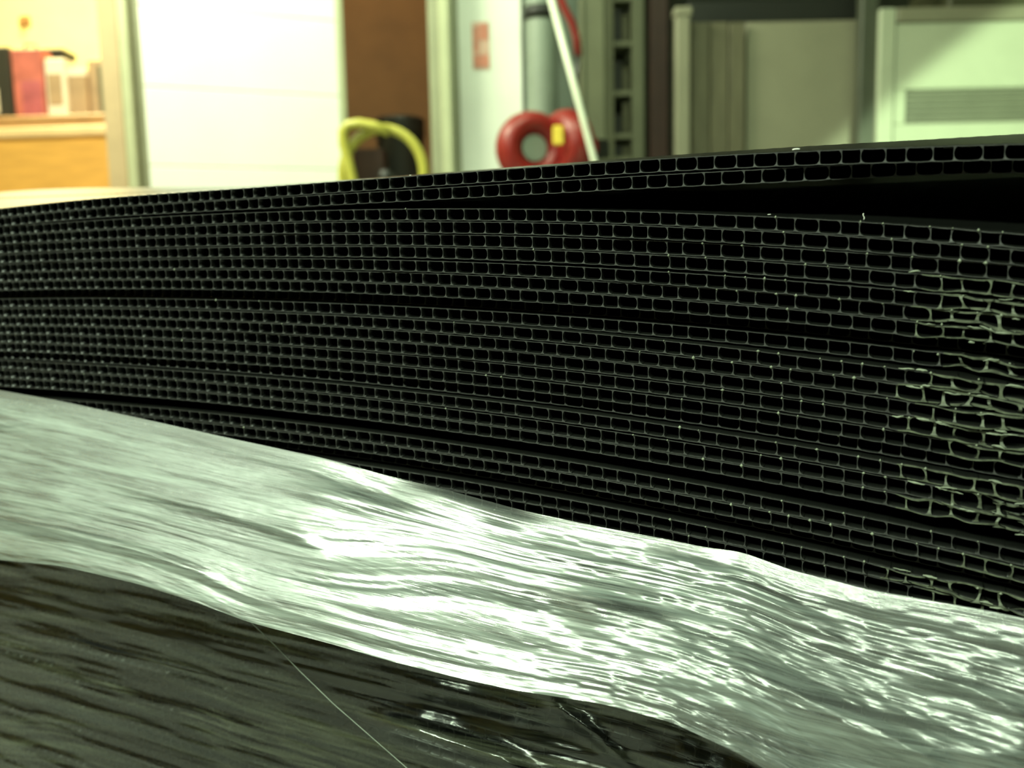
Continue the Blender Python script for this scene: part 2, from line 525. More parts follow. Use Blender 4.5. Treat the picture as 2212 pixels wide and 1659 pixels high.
# dark rounded container and reddish crate behind the coil
z0 = at(880, 262, 3.6).z
bn = empty('dark_bin', (at(866, 330, 3.66).x, 3.66, 0))
prof = [(0.075, 0.0), (0.08, 0.02), (0.09, z0 * .6), (0.095, z0 - .06), (0.10, z0 - .05), (0.10, z0)]
vv, ff = [], []
for r, z in prof:
    for k in range(24):
        vv.append((r * math.cos(k * math.pi / 12), r * math.sin(k * math.pi / 12), z))
for i in range(len(prof) - 1):
    for k in range(24):
        ff.append((i * 24 + k, i * 24 + (k + 1) % 24, i * 24 + 24 + (k + 1) % 24, i * 24 + 24 + k))
ff.append(tuple(range(23, -1, -1)))
mesh_obj('body', vv, ff, M['black'], bn, True)
MB().tube([(0.085 * math.cos(k * math.pi / 12), 0.085 * math.sin(k * math.pi / 12), z0 + .005) for k in range(24)], 0.018, 8, True).build('rim', M['black'], bn, True)
mesh_obj('lid', [(0.085 * math.cos(k * math.pi / 12), 0.085 * math.sin(k * math.pi / 12), z0) for k in range(24)], [tuple(range(24))], M['black'], bn)
tag(bn, 'dark round bin behind the yellow hose', 'bin')
cr = empty('brown_crate', (at(795, 330, 3.36).x, 3.36, 0))
zk = at(795, 318, 3.36).z
for k in range(5):
    a = zk * k / 5
    MB().box((-0.055, 0, a + .006), (0.055, 0.03, a + zk / 5 - .006), 0.004).build('slat', M['dark_red'], cr)
MB().box((-0.052, 0.03, 0), (0.052, 0.16, zk), 0.005).build('body', M['dark_red'], cr)
tag(cr, 'reddish brown slatted crate behind the yellow hose', 'crate')

# notice on the white wall: flat faded print
nt0, nt1 = at(1022, 150, WY), at(1056, 48, WY)
no = empty('wall_notice', (0.5 * (nt0.x + nt1.x), WY - 0.001, nt0.z))
nw, nh = (nt1.x - nt0.x) / 2, nt1.z - nt0.z
MB().box((-nw, -0.003, 0), (nw, 0, nh)).build('sheet', M['sign_pale'], no)
MB().box((-nw * .9, -0.0045, nh * .04), (nw * .9, -0.003, nh * .30)).build('red_block', M['sign_red'], no)
MB().box((-nw * .2, -0.0045, nh * .62), (nw * .9, -0.003, nh * .96)).build('red_block', M['sign_red'], no)
MB().box((-nw * .9, -0.0045, nh * .36), (-nw * .3, -0.003, nh * .9)).build('red_block', M['sign_red'], no)
tag(no, 'narrow faded red and pink notice on the white wall', 'notice')

pp = empty('grey_pipe', (x_of(1172, 3.22), 3.24, 0))
MB().tube([(0, 0, 0.0), (0, 0, 1.0), (0, 0, 2.0), (0, 0, RH)], 0.056, 24).build('pipe', M['grey_metal'], pp, True)
for z in (0.35, 1.33, 2.3):
    MB().tube([(0, 0, z - 0.02), (0, 0, z + 0.02)], 0.064, 24).build('clamp', M['dark_metal'], pp, True)
tag(pp, 'grey vertical pipe running up behind the red reels', 'pipe')


def torus(R, r, seg=40, sides=14):
    v, f = [], []
    for i in range(seg):
        a = 2 * math.pi * i / seg
        for k in range(sides):
            b = 2 * math.pi * k / sides
            v.append(((R + r * math.cos(b)) * math.cos(a), r * 1.3 * math.sin(b), (R + r * math.cos(b)) * math.sin(a)))
    for i in range(seg):
        for k in range(sides):
            f.append((i * sides + k, i * sides + (k + 1) % sides, ((i + 1) % seg) * sides + (k + 1) % sides, ((i + 1) % seg) * sides + k))
    return v, f


def disc_y(R, y0, y1, seg=32):
    v = [(R * math.cos(2 * math.pi * k / seg), y, R * math.sin(2 * math.pi * k / seg)) for y in (y0, y1) for k in range(seg)]
    f = [(k, (k + 1) % seg, seg + (k + 1) % seg, seg + k) for k in range(seg)]
    f += [tuple(range(seg - 1, -1, -1)), tuple(range(seg, 2 * seg))]
    return v, f


rY = 2.98
for nm, cx, cy, yaw, extra, lab in (('red_hose_reel', 1148, 322, 0.35, False, 'red hose reel with grey hub left of the white pole'),
                                    ('red_hose_reel', 1222, 318, -1.05, True, 'red reel with a yellow label seen edge-on by the white pole')):
    p = at(cx, cy, rY)
    rl = empty(nm, p)
    v, f = torus(0.082, 0.04)
    mesh_obj('hose_coil', v, f, M['red'], rl, True)
    v, f = disc_y(0.043, -0.03, 0.10)
    mesh_obj('hub', v, f, M['grey_metal'] if not extra else M['red'], rl)
    MB().box((-0.03, 0.03, -0.03), (0.03, 0.16, 0.03), 0.005).build('bracket', M['dark_metal'], rl)
    rl.rotation_euler[2] = yaw
    if extra:
        q = at(1206, 292, 2.875)
        lb_ = MB().box((q.x - 0.017, q.y - 0.004, q.z - 0.03), (q.x + 0.017, q.y + 0.010, q.z + 0.03), 0.004).build('yellow_label', M['yellow_label'])
        lb_.parent = rl
        lb_.matrix_parent_inverse = (Matrix.Translation(rl.location) @ Matrix.Rotation(yaw, 4, 'Z')).inverted()
    tag(rl, lab, 'hose reel')
pl0, pl1 = at(1283, 345, 2.86), at(1180, -40, 2.9)
pd = (pl1 - pl0)
k0 = -pl0.z / pd.z
foot = pl0 + pd * k0
po = empty('white_pole', foot)
kid(MB().tube([foot + pd * (q * (1.25 - k0) ) for q in (0, .3, .6, 1)], 0.0105, 12).build('shaft', M['pole'], None, True), po)
kid(MB().tube([foot, foot + pd.normalized() * 0.05], 0.014, 12).build('end_cap', M['black'], None, True), po)
tag(po, 'thin white pole leaning in front of the red reels', 'pole')
rh = [at(x, y, 2.95) for x, y in ((1196, -60), (1206, -20), (1218, 15), (1236, 50), (1246, 85), (1249, 120), (1246, 165), (1243, 240), (1240, 300))]
ro = empty('red_hose', rh[-1])
kid(MB().tube(rh[:6], 0.0125, 10).build('hose', M['red'], None, True), ro)
kid(MB().tube(rh[5:], 0.009, 10).build('black_tail', M['black'], None, True), ro)
tag(ro, 'red hose hanging down behind the white pole', 'hose')
op = empty('wall_panel', (x_of(1284, 3.1), 3.12, 0))
w2 = x_of(1310, 3.1) - x_of(1284, 3.1)
MB().box((-w2, 0, 0), (w2, 0.06, 2.4), 0.006).build('panel', M['olive'], op)
MB().box((-w2 - .004, -0.006, 0), (-w2 + 0.012, 0.064, 2.4), 0.003).build('edge_trim', M['olive'], op)
tag(op, 'narrow olive grey panel right of the white pole', 'panel')

# ------------------------------------------------------------------ storage rack
rk = empty('storage_rack', (x_of(1352, 3.35), 3.35, 0))
rx = rk.location.x
rl_, rr_ = x_of(1306, 3.35) - rx, x_of(1392, 3.35) - rx
for x0, x1, m in ((rl_, rl_ + 0.035, 'olive'), (rr_ - 0.045, rr_, 'olive')):
    for y in (0, 0.40):
        MB().box((x0, y, 0), (x1, y + 0.04, 2.2), 0.003).build('post', M[m], rk)
szs = [at(1350, q, 3.35).z for q in (338, 288, 195, 88, -10)]
for z in szs:
    MB().box((rl_ + .035, 0.005, z - 0.018), (rr_ - .045, 0.43, z), 0.002).build('shelf', M['olive'], rk)
tag(rk, 'olive grey storage rack with dark boxes', 'rack')
bi = 0
names = ['bottom', 'lower middle', 'upper middle', 'top']
for z, zn in zip(szs[:-1], szs[1:]):
    hh = (zn - z - 0.03)
    for q, (a, b, m) in enumerate(((0.04, 0.50, 'box_dark'), (0.54, 0.93, 'box_olive'))):
        xl = rx + rl_ + .037 + a * (rr_ - rl_ - .085)
        xr = rx + rl_ + .037 + b * (rr_ - rl_ - .085)
        hq = hh * (0.9 - 0.16 * ((bi * 7) % 3))
        bo = empty('storage_box', (0.5 * (xl + xr), 3.38, z + .0005))
        ww = (xr - xl) / 2
        MB().box((-ww, 0, 0), (ww, 0.3, hq), 0.004).build('body', M[m], bo)
        MB().box((-ww * 1.02, -0.004, hq * .86), (ww * 1.02, 0.304, hq * 1.0 + .002), 0.003).build('lid', M[m], bo)
        tag(bo, '%s box on the %s shelf of the rack' % ('dark' if q == 0 else 'olive', names[bi // 2]), 'box', 'boxes on the storage rack')
        bi += 1

dp = empty('dark_red_post', (x_of(1427, 3.3), 3.3, 0))
MB().box((-0.035, 0, 0), (0.03, 0.06, 2.6), 0.006).build('post', M['dark_red'], dp)
MB().box((-0.06, -0.01, 0), (0.06, 0.09, 0.02), 0.004).build('foot', M['dark_metal'], dp)
tag(dp, 'dark red post between the rack and the cabinets', 'post')
lp = empty('pale_post', (x_of(1476, 3.12), 3.12, 0))
zz = at(1476, 14, 3.12).z
MB().box((-0.025, 0, 0), (0.025, 0.05, zz), 0.006).build('post', M['cab'], lp)
MB().box((-0.03, -0.005, zz - .03), (0.03, 0.055, zz), 0.004).build('cap', M['cab'], lp)
tag(lp, 'pale green upright post at the left of the boards', 'post')

# leaning boards, wide cabinet, right cabinet
for k, (a, b) in enumerate(((1492, 1532), (1534, 1572), (1574, 1608))):
    x0, x1 = x_of(a, 3.18), x_of(b, 3.18)
    zt2 = at(0.5 * (a + b), 48, 3.18).z
    bo = empty('leaning_board', (0.5 * (x0 + x1), 3.16, 0))
    hw = (x1 - x0) / 2
    MB().box((-hw, 0, 0), (hw, 0.022, zt2), 0.003).build('plank', M['board'], bo)
    MB().box((-hw, 0.022, 0.2), (hw, 0.05, 0.26), 0.003).build('batten', M['board'], bo)
    bo.rotation_euler[0] = -0.012
    tag(bo, ['first', 'second', 'third'][k] + ' brown grey upright board from the pale post', 'board', 'boards by the wide cabinet')
cb = empty('wide_cabinet', (x_of(1735, 3.2), 3.2, 0))
cw0, cw1 = x_of(1610, 3.2) - cb.location.x, x_of(1862, 3.2) - cb.location.x
ch = at(1735, 40, 3.2).z
MB().box((cw0, 0.02, 0.05), (cw1, 0.5, ch), 0.005).build('body', M['cab'], cb)
MB().box((cw0 + .004, 0, 0.06), (cw1 - .004, 0.018, ch - .012), 0.004).build('door', M['cab'], cb)
MB().box((cw0 + .01, 0.03, 0), (cw1 - .01, 0.48, 0.05)).build('plinth', M['dark_metal'], cb)
tag(cb, 'plain grey green cabinet behind the raised sheets', 'cabinet')
bm = empty('dark_beam', (x_of(1690, 3.1), 3.25, ch))
b0, b1 = x_of(1490, 3.2) - bm.location.x, x_of(1893, 3.2) - bm.location.x
MB().box((b0, -0.02, 0.0), (b1, 0.1, 0.075), 0.004).build('beam', M['dark_metal'], bm)
MB().box((b0, -0.03, 0.0), (b1, -0.02, 0.012)).build('lip', M['dark_metal'], bm)
tag(bm, 'dark horizontal beam above the boards and cabinet', 'beam')
su2 = empty('dark_strut', (x_of(1876, 3.12), 3.12, 0))
MB().box((-0.03, 0, 0), (0.03, 0.05, ch + .3), 0.004).build('post', M['dark_grey'], su2)
MB().box((-0.045, -0.01, 0), (0.045, 0.06, 0.02), 0.003).build('foot', M['dark_metal'], su2)
tag(su2, 'dark grey upright strut between the two cabinets', 'post')
rc = empty('vented_cabinet', (x_of(1897, 3.1), 3.1, 0))
rch = at(2050, 14, 3.1).z
rw = 1.0
vx0 = x_of(1958, 3.1) - rc.location.x
vz1, vz0 = at(2085, 190, 3.1).z, at(2085, 264, 3.1).z
MB().box((0, 0.03, 0.05), (rw, 0.5, rch), 0.005).build('body', M['cab_light'], rc)
MB().box((0.0, 0, 0.05), (0.055, 0.03, rch), 0.004).build('stile', M['cab_light'], rc)
MB().box((0.058, 0.004, 0.05), (rw, 0.03, vz0), 0.004).build('lower_panel', M['cab_light'], rc)
MB().box((0.058, 0.004, vz1), (rw, 0.03, rch - .05), 0.004).build('upper_panel', M['cab_light'], rc)
MB().box((0.058, 0.004, vz0), (vx0, 0.03, vz1), 0.002).build('vent_stile', M['cab_light'], rc)
MB().box((0.058, 0.0, rch - .047), (rw, 0.03, rch), 0.004).build('top_rail', M['cab'], rc)
vt = MB().box((vx0, 0.022, vz0), (rw, 0.031, vz1)).build('vent', M['vent'], rc)
for k in range(6):
    z = vz0 + (k + .5) * (vz1 - vz0) / 6
    MB().box((vx0 + .004, 0.008, z - .004), (rw, 0.024, z + .004)).build('vent_slat', M['vent'], vt)
MB().box((.02, 0.05, 0), (rw, 0.48, 0.05)).build('plinth', M['dark_metal'], rc)
tag(rc, 'white cabinet with a grey vent strip at far right', 'cabinet')
tb = empty('tool_case', (rc.location.x + 0.36, 3.16, rch + .001))
MB().box((-0.10, 0, 0), (0.6, 0.3, 0.12), 0.008).build('body', M['box_olive'], tb)
MB().box((-0.105, -0.004, 0.08), (0.605, 0.304, 0.125), 0.006).build('lid', M['box_olive'], tb)
tag(tb, 'dark olive case lying on top of the vented cabinet', 'case')
# aim the added spot: cone edge crosses both cabinets diagonally
spo.location = (1.3, 0.2, 0.75)
la, lb = (at(1730, 330, 3.2) - spo.location).normalized(), (at(2130, 10, 3.1) - spo.location).normalized()
lm = (la + lb).normalized()
ln = la.cross(lb).normalized()
if ln.z > 0:
    ln = -ln
half = math.radians(66)
axis = lm * math.cos(half) + ln * math.sin(half)
spo.rotation_euler = axis.to_track_quat('-Z', 'Y').to_euler()
sp.spot_size = 2 * half

# ------------------------------------------------------------------ the stack of fluted sheets
TAN, Z0 = 0.513, 0.314
TH = math.atan(TAN)
ES = np.array([math.cos(TH), -math.sin(TH), 0.0])
ED = np.array([math.sin(TH), math.cos(TH), 0.0])
ORG = np.array([0.0, Z0, HC])


def face_sh(px, py, off=0.0):
    """(s, h) where the sight line meets the plane lying off metres in front of the cut faces"""
    d = np.array(ray(px, py))
    t = (ED @ ORG - off - 0.0) / (ED @ d)
    # CAM is at x=y=0, so ED@CAM = 0
    P = d * t
    return float(P @ ES - ORG @ ES), float(P[2])


def W(s, d, h):
    """stack frame -> world, arrays"""
    return ORG[None, :] + np.outer(s, ES) + np.outer(d, ED) + np.outer(h, [0, 0, 1.0])


COLS = [80, 480, 900, 1350, 1800, 2130]
TOPS = [[441.7, 409.7, 379.4, 346.8, 324, 314.7], [462, 432.4, 409.6, 379.4, 360, 347], [484, 461, 451, 456, 475.4, 498.6],
        [504, 485.6, 477.6, 486.5, 508, 531], [525, 509.5, 505.6, 518, 542.6, 568], [546.5, 533.7, 532.6, 547.5, 575.8, 605],
        [567.6, 559, 561.6, 581.7, 615, 642.6], [586.6, 583, 589, 611.5, 646.6, 675], [606, 604, 614, 639, 678, 710],
        [625, 626, 636.5, 667.7, 710, 744.6], [643, 646.5, 660, 694.8, 741.5, 780], [663, 670, 689, 726.5, 780.7, 820.5],
        [683, 694, 716, 757, 811.6, 855], [703, 717, 742, 784.4, 845.4, 892], [723, 740.6, 769, 814, 881, 928],
        [743, 763, 795.5, 845.4, 912.6, 965], [760, 783, 818, 870, 941, 997], [782, 808.6, 847.6, 905, 979, 1036],
        [802.5, 831, 874.7, 935.8, 1013.6, 1070], [820.6, 854, 898, 963.4, 1045, 1103], [840, 875, 922.5, 990.5, 1075, 1140],
        [860, 895, 948.5, 1017.7, 1105.5, 1174], [879, 918, 972, 1044.8, 1137, 1206.5], [898, 940, 996, 1073, 1164, 1237],
        [918, 964, 1023, 1103, 1200.4, 1273.5], [937, 985, 1047, 1127.5, 1229, 1304]]
KN = []      # height knots per sheet at the six columns
for row in TOPS:
    KN.append([face_sh(c, y) for c, y in zip(COLS, row)])
SK = np.array([np.mean([k[j][0] for k in KN]) for j in range(6)])
HK = []
for k in KN:
    s_, h_ = np.array([q[0] for q in k]), np.array([q[1] for q in k])
    HK.append(np.polyfit(s_ * 10, h_, 3 if len(HK) > 1 else 4))
PITCHH = 0.00462
NSHEET = 71
THICK = 0.0043


def front_h(i, s):
    """height of the top skin of sheet i along the cut face"""
    sc = np.clip(s, -0.30, 0.17)
    if i < 26:
        h = np.polyval(HK[i], sc * 10)
        p = np.polyder(np.poly1d(HK[i]))
        h = h + np.where(s > 0.17, p(1.7) * 10 * (s - 0.17), 0) + np.where(s < -0.30, np.clip(p(-3.0) * 10, -.03, .03) * (s + 0.30) * np.exp((s + .3) * 3), 0)
        return h
    return front_h(25, s) - PITCHH * (i - 25)


# keep the gaps physical: never thinner than a sheet
SG = np.linspace(-0.75, 0.30, 400)
HT = np.array([front_h(i, SG) for i in range(NSHEET)])
for i in range(2, NSHEET - 1):
    HT[i + 1] = np.minimum(HT[i + 1], HT[i] - THICK - 0.00008)
for i in (1, 0):
    HT[i] = np.maximum(HT[i], HT[i + 1] + THICK + 0.00008)
HBACK = np.array([front_h(2, np.array([-0.04]))[0] + 0.022 - (i - 2) * PITCHH for i in range(NSHEET)])
HBACK[1] += 0.006
HBACK[0] += 0.0068
LD = 0.35
DEPTH = 0.80


def top_h(i, s, d):
    hf = np.interp(s, SG, HT[i])
    q = np.clip(1 - np.maximum(d, -0.01) / LD, 0, None) ** 2
    hb = HBACK[i] + 0.025 * sstep(0.12, 0.60, -s) * (1 - i / 75.0)
    return hb + (hf - hb) * q


FL = 0.00615
# one extrusion die: the same order of wide and narrow flutes on every sheet
NR = 116
webs, bows = [], []
x, last = -0.44, 1
for k in range(NR):
    if last < 0:
        b = 1
    else:
        b = -1 if random.random() < 0.58 else 1
    # last<0,b>0: barrel cell; last>0,b<0: pinched cell
    wdt = FL * (1.02 if (last < 0 and b > 0) else (0.98 if (last > 0 and b < 0) else 1.0))
    x += wdt * random.uniform(0.97, 1.03)
    webs.append(x)
    bows.append(b)
    last = b
webs, bows = np.array(webs), np.array(bows, float)
SEND = webs[-1] + 0.004
rec = {1: 0.0004, 9: 0.0065, 10: 0.0025, 16: 0.0028, 20: 0.032, 23: 0.005, 28: 0.006, 33: 0.01, 38: 0.004, 44: 0.008}
damaged = {6: 0.7, 7: 1.0, 8: 0.55, 10: 0.8, 11: 1.0, 12: 1.0, 13: 0.9, 14: 0.9, 15: 0.5, 17: 0.6, 18: 1.0, 19: 0.9, 22: 0.35, 24: 0.7, 25: 0.8, 2: 0.25, 5: 0.4}
ORD = ['top', 'second', 'third', 'fourth', 'fifth', 'sixth', 'seventh', 'eighth', 'ninth', 'tenth', 'eleventh', 'twelfth',
       'thirteenth', 'fourteenth', 'fifteenth', 'sixteenth', 'seventeenth', 'eighteenth', 'nineteenth', 'twentieth',
       'twenty-first', 'twenty-second', 'twenty-third', 'twenty-fourth', 'twenty-fifth', 'twenty-sixth']
HPT = np.array([0.0, 0.05, 0.13, 0.28, 0.5, 0.72, 0.87, 0.95, 1.0])
HTK = np.array([0.95, 0.52, 0.27, 0.105, 0.068, 0.105, 0.26, 0.50, 0.95]) * 0.001
LT = 0.00021        # skin thickness
DS_L = np.array([0, 0.004, 0.02, 0.06, 0.12, 0.20, 0.28, 0.35, DEPTH])
DS_R = np.array([0, 0.006, 0.03, 0.10])


def build_sheet(i):
    t = empty('corrugated_plastic_sheet', tuple(W(np.array([0.0]), np.array([0.4]), np.array([HBACK[i] - THICK]))[0]))
    shift = float(rng.uniform(-0.0025, 0.0025))
    r0 = rec.get(i, 0.0) + float(rng.uniform(0, 0.0007))
    w = webs + shift
    dmg_w = damaged.get(i, 0.0)

    def recess(s):
        r = r0 + 0.0003 * vnoise(s * 40, np.full_like(s, i * 3.3), 5)
        if i == 1:
            r = r + 0.010 * sstep(0.085, 0.145, s)
        return r

    def dmg(s):
        return dmg_w * sstep(0.120, 0.150, s + 0.012 * vnoise(s * 60, np.full_like(s, i * 1.7), 9))
    # ---- skins
    mid = 0.5 * (w[1:] + w[:-1])
    q1, q3 = 0.75 * w[:-1] + 0.25 * w[1:], 0.25 * w[:-1] + 0.75 * w[1:]
    s_in = np.sort(np.concatenate([w, mid, q1, q3]))
    ph = np.interp(s_in, w, np.arange(len(w)))
    bulge = np.sin((ph % 1.0) * math.pi)
    left = np.linspace(-0.72, s_in[0] - 0.01, 16)
    s = np.concatenate([left, s_in, [SEND + shift]])
    bul = np.concatenate([np.zeros(16), bulge, [0]])
    ns, nd = len(s), len(DS_L)
    dm = dmg(s)
    for nm, top in (('top_skin', True), ('bottom_skin', False)):
        V = []
        seed = 20 + i * 2 + (0 if top else 1)
        crump = vnoise(s * 190, np.full_like(s, seed * 2.1), seed) * 0.0009 + vnoise(s * 75, np.full_like(s, seed * 1.3), seed) * 0.0009
        thk = LT * (1 + dm * (1.9 + 2.4 * np.maximum(vnoise(s * 230, np.full_like(s, seed * 4.1), seed + 3), -0.6)))
        frontjit = dm * 0.0016 * vnoise(s * 160, np.full_like(s, seed * 0.7), seed + 7)
        for part in (0, 1):          # outer surface, inner surface
            for dd in DS_L:
                fade = math.exp(-dd / 0.006)
                d = dd + recess(s) + frontjit * fade if dd < 0.3 else np.full(ns, dd)
                h = top_h(i, s, d)
                if top:
                    o = -0.00010 * bul * (1 if dd < .2 else .3)
                    hh = h + o + crump * dm * fade - (thk if part else 0)
                else:
                    o = -0.00016 * bul + 0.00012
                    hh = h - THICK + o + crump * dm * fade + (thk if part else 0)
                V.append(W(s, d, hh))
        V = np.concatenate(V)
        F, MI = [], []
        idx = lambda part, k, j: (part * nd + k) * ns + j
        jj = np.arange(ns - 1)
        for part in (0, 1):
            for k in range(nd - 1):
                a, b, c, d_ = idx(part, k, jj), idx(part, k, jj + 1), idx(part, k + 1, jj + 1), idx(part, k + 1, jj)
                quad = np.stack([a, b, c, d_], 1)
                if (part == 0) != top:
                    quad = quad[:, ::-1]
                F.append(quad)
                MI.append(np.zeros(ns - 1, int))
        a, b, c, d_ = idx(0, 0, jj), idx(0, 0, jj + 1), idx(1, 0, jj + 1), idx(1, 0, jj)
        quad = np.stack([a, d_, c, b], 1)
        if not top:
            quad = quad[:, ::-1]
        F.append(quad)
        MI.append(np.where(dm[:-1] > 0.25, 2, 1))
        # right end edge
        kk = np.arange(nd - 1)
        quad = np.stack([idx(0, kk, ns - 1), idx(1, kk, ns - 1), idx(1, kk + 1, ns - 1), idx(0, kk + 1, ns - 1)], 1)
        F.append(quad if top else quad[:, ::-1])
        MI.append(np.ones(nd - 1, int))
        F, MI = np.concatenate(F), np.concatenate(MI)
        o = mesh_obj(nm, V, F.tolist(), [M['plastic'], M['cut'], M['crushed']], None, MI == 0, MI)
        kid(o, t)
    # ---- ribs
    nw_, nh_, ndr = len(w), len(HPT), len(DS_R)
    dmr = dmg(w)
    bow_amp = 0.00037 + 0.0001 * vnoise(w * 300, np.full_like(w, i * 5.5), 31)
    V = np.zeros((ndr, 2, nh_, nw_, 3))
    for k, dd in enumerate(DS_R):
        fade = math.exp(-dd / 0.006)
        for m_, t_ in enumerate(HPT):
            arch = 1 - (2 * t_ - 1) ** 2
            for sd in (0, 1):
                sgn = -1 if sd == 0 else 1
                thk = (HTK[m_] + 0.00016 * dmr * fade) * (1 + 0.6 * dmr * fade)
                lat = bows * bow_amp * arch + dmr * fade * 0.0009 * vnoise(w * 500 + t_ * 1.3, np.full_like(w, i * 2.2), 41)
                ss = w + lat + sgn * thk
                d = dd + recess(w) + 0.00012 * arch + dmr * fade * 0.0012 * vnoise(w * 400, np.full_like(w, t_ * 2 + i), 43)
                h = top_h(i, w, d)
                bot, tp = h - THICK + 0.00012 + LT * .5, h - LT * .5
                crt = dmr * fade * (vnoise(w * 190, np.full_like(w, (20 + i * 2) * 2.1), 20 + i * 2) * 0.0009 + vnoise(w * 75, np.full_like(w, (20 + i * 2) * 1.3), 20 + i * 2) * 0.0009)
                crb = dmr * fade * (vnoise(w * 190, np.full_like(w, (21 + i * 2) * 2.1), 21 + i * 2) * 0.0009 + vnoise(w * 75, np.full_like(w, (21 + i * 2) * 1.3), 21 + i * 2) * 0.0009)
                hh = (bot + crb) * (1 - t_) + (tp + crt) * t_
                V[k, sd, m_] = W(ss, d, hh)
    Vf = V.reshape(-1, 3)
    ii = lambda k, sd, m_, r: ((k * 2 + sd) * nh_ + m_) * nw_ + r
    R = np.arange(nw_)
    F, MI = [], []
    for m_ in range(nh_ - 1):
        for k in range(ndr - 1):
            F.append(np.stack([ii(k, 0, m_, R), ii(k, 0, m_ + 1, R), ii(k + 1, 0, m_ + 1, R), ii(k + 1, 0, m_, R)], 1))
            F.append(np.stack([ii(k, 1, m_, R), ii(k + 1, 1, m_, R), ii(k + 1, 1, m_ + 1, R), ii(k, 1, m_ + 1, R)], 1))
            MI += [np.zeros(nw_, int)] * 2
        F.append(np.stack([ii(0, 0, m_, R), ii(0, 1, m_, R), ii(0, 1, m_ + 1, R), ii(0, 0, m_ + 1, R)], 1))
        MI.append(np.where(dmr > 0.25, 2, 1))
    F, MI = np.concatenate(F), np.concatenate(MI)
    o = mesh_obj('flute_ribs', Vf, F.tolist(), [M['plastic'], M['cut'], M['crushed']], None, MI == 0, MI)
    kid(o, t)
    o['kind'] = 'stuff'
    # ---- burrs left by the blade, mostly towards the worn corner
    bv, bf = [], []
    if i < 28 and i not in (0, 1):
        for r in range(nw_):
            sr = w[r]
            prob = 0.62 * float(sstep(0.02, 0.10, np.array(sr))) * (0.25 + 0.75 * ((i * 37) % 5) / 4)
            if i == 20:
                prob = 0
            if rng.random() < prob + 0.02:
                big = rng.uniform(0.0003, 0.00062)
                d = float(recess(np.array([sr]))[0]) - big * .5
                h = float(top_h(i, np.array([sr]), np.array([0.0]))[0])
                c = W(np.array([sr]), np.array([d]), np.array([h]))[0]
                n0 = len(bv)
                ex = [ES * big * rng.uniform(.7, 1.4), ED * big, np.array([0, 0, 1.0]) * big * rng.uniform(.7, 1.3)]
                for e_ in ex:
                    bv += [c + e_, c - e_]
                for a_ in (0, 1):
                    for b_ in (2, 3):
                        for c_ in (4, 5):
                            tri = (n0 + a_, n0 + b_, n0 + c_)
                            bf.append(tri if (a_ + b_ + c_) % 2 == 0 else tri[::-1])
        # torn flaps in the crushed corner
        if dmg_w > 0.3:
            for q in range(int(8 * dmg_w)):
                sr = rng.uniform(0.126, 0.19)
                ln, ht = rng.uniform(0.0015, 0.0048), rng.uniform(0.00012, 0.0004)
                top_ = rng.random() < 0.6
                base = 0.0 if top_ else -THICK
                d = float(recess(np.array([sr]))[0]) - rng.uniform(.0002, .0013)
                n0 = len(bv)
                nseg = 6
                for g in range(nseg):
                    sg = sr + ln * g / (nseg - 1)
                    h = float(top_h(i, np.array([sg]), np.array([0.0]))[0]) + base + 0.0009 * float(vnoise(sg * 190, seed * 2.1, seed)) + rng.uniform(-.00012, .00012)
                    hw = ht * math.sin(math.pi * (g + .6) / (nseg + .2)) * rng.uniform(.7, 1.3)
                    for dz, do in ((hw, 0.0), (0, -.0004), (-hw, 0.0), (0, .0004)):
                        bv.append(W(np.array([sg]), np.array([d + do]), np.array([h + dz]))[0])
                for g in range(nseg - 1):
                    for z_ in range(4):
                        a_, b_ = n0 + g * 4 + z_, n0 + g * 4 + (z_ + 1) % 4
                        bf.append((a_, b_, b_ + 4, a_ + 4))
        if bf:
            o = mesh_obj('torn_burrs', bv, bf, M['burr'], None, True)
            kid(o, t)
            o['kind'] = 'stuff'
    if i == 0:
        lab = 'top black corrugated plastic sheet of the stack, bowed upward'
    elif i == 1:
        lab = 'second black corrugated sheet from the top, lifted off the stack with the top one'
    elif i == 20:
        lab = 'twenty-first black corrugated sheet from the top, pushed far back into a dark slot'
    elif i < 26:
        ex = ''
        if i in (9, 16, 23):
            ex = ', set back in shadow'
        elif damaged.get(i, 0) >= 0.8:
            ex = ', crushed at the right corner'
        elif i == 2:
            ex = ', below the open gap'
        lab = '%s black corrugated sheet from the top of the stack%s' % (ORD[i], ex)
    else:
        lab = 'black corrugated plastic sheet in the lower stack behind the stretch film'
    tag(t, lab, 'plastic sheet', 'corrugated sheets under the film' if i >= 26 else 'corrugated sheets in the stack')
    return t


for i in range(NSHEET):
    build_sheet(i)

# ------------------------------------------------------------------ pallet under the level rear part of the stack
zbot = HC + HBACK[NSHEET - 1] - THICK - 0.0006
pal = empty('wooden_pallet', tuple(ORG * [1, 1, 0] + ED * 0.6 + ES * -0.2))
pal.rotation_euler[2] = -TH
for k in range(5):
    y = -0.235 + k * 0.108
    MB().box((-0.5, y, zbot - 0.02), (0.45, y + 0.085, zbot), 0.002).build('deck_board', M['pine'], pal)
for x in (-0.49, -0.05, 0.36):
    MB().box((x, -0.235, 0.02), (x + 0.08, 0.28, zbot - 0.02), 0.002).build('bearer', M['pine'], pal)
for y in (-0.235, 0.195):
    MB().box((-0.5, y, 0), (0.45, y + 0.085, 0.02), 0.002).build('base_board', M['pine'], pal)
tag(pal, 'pine pallet hidden under the stack of sheets', 'pallet')

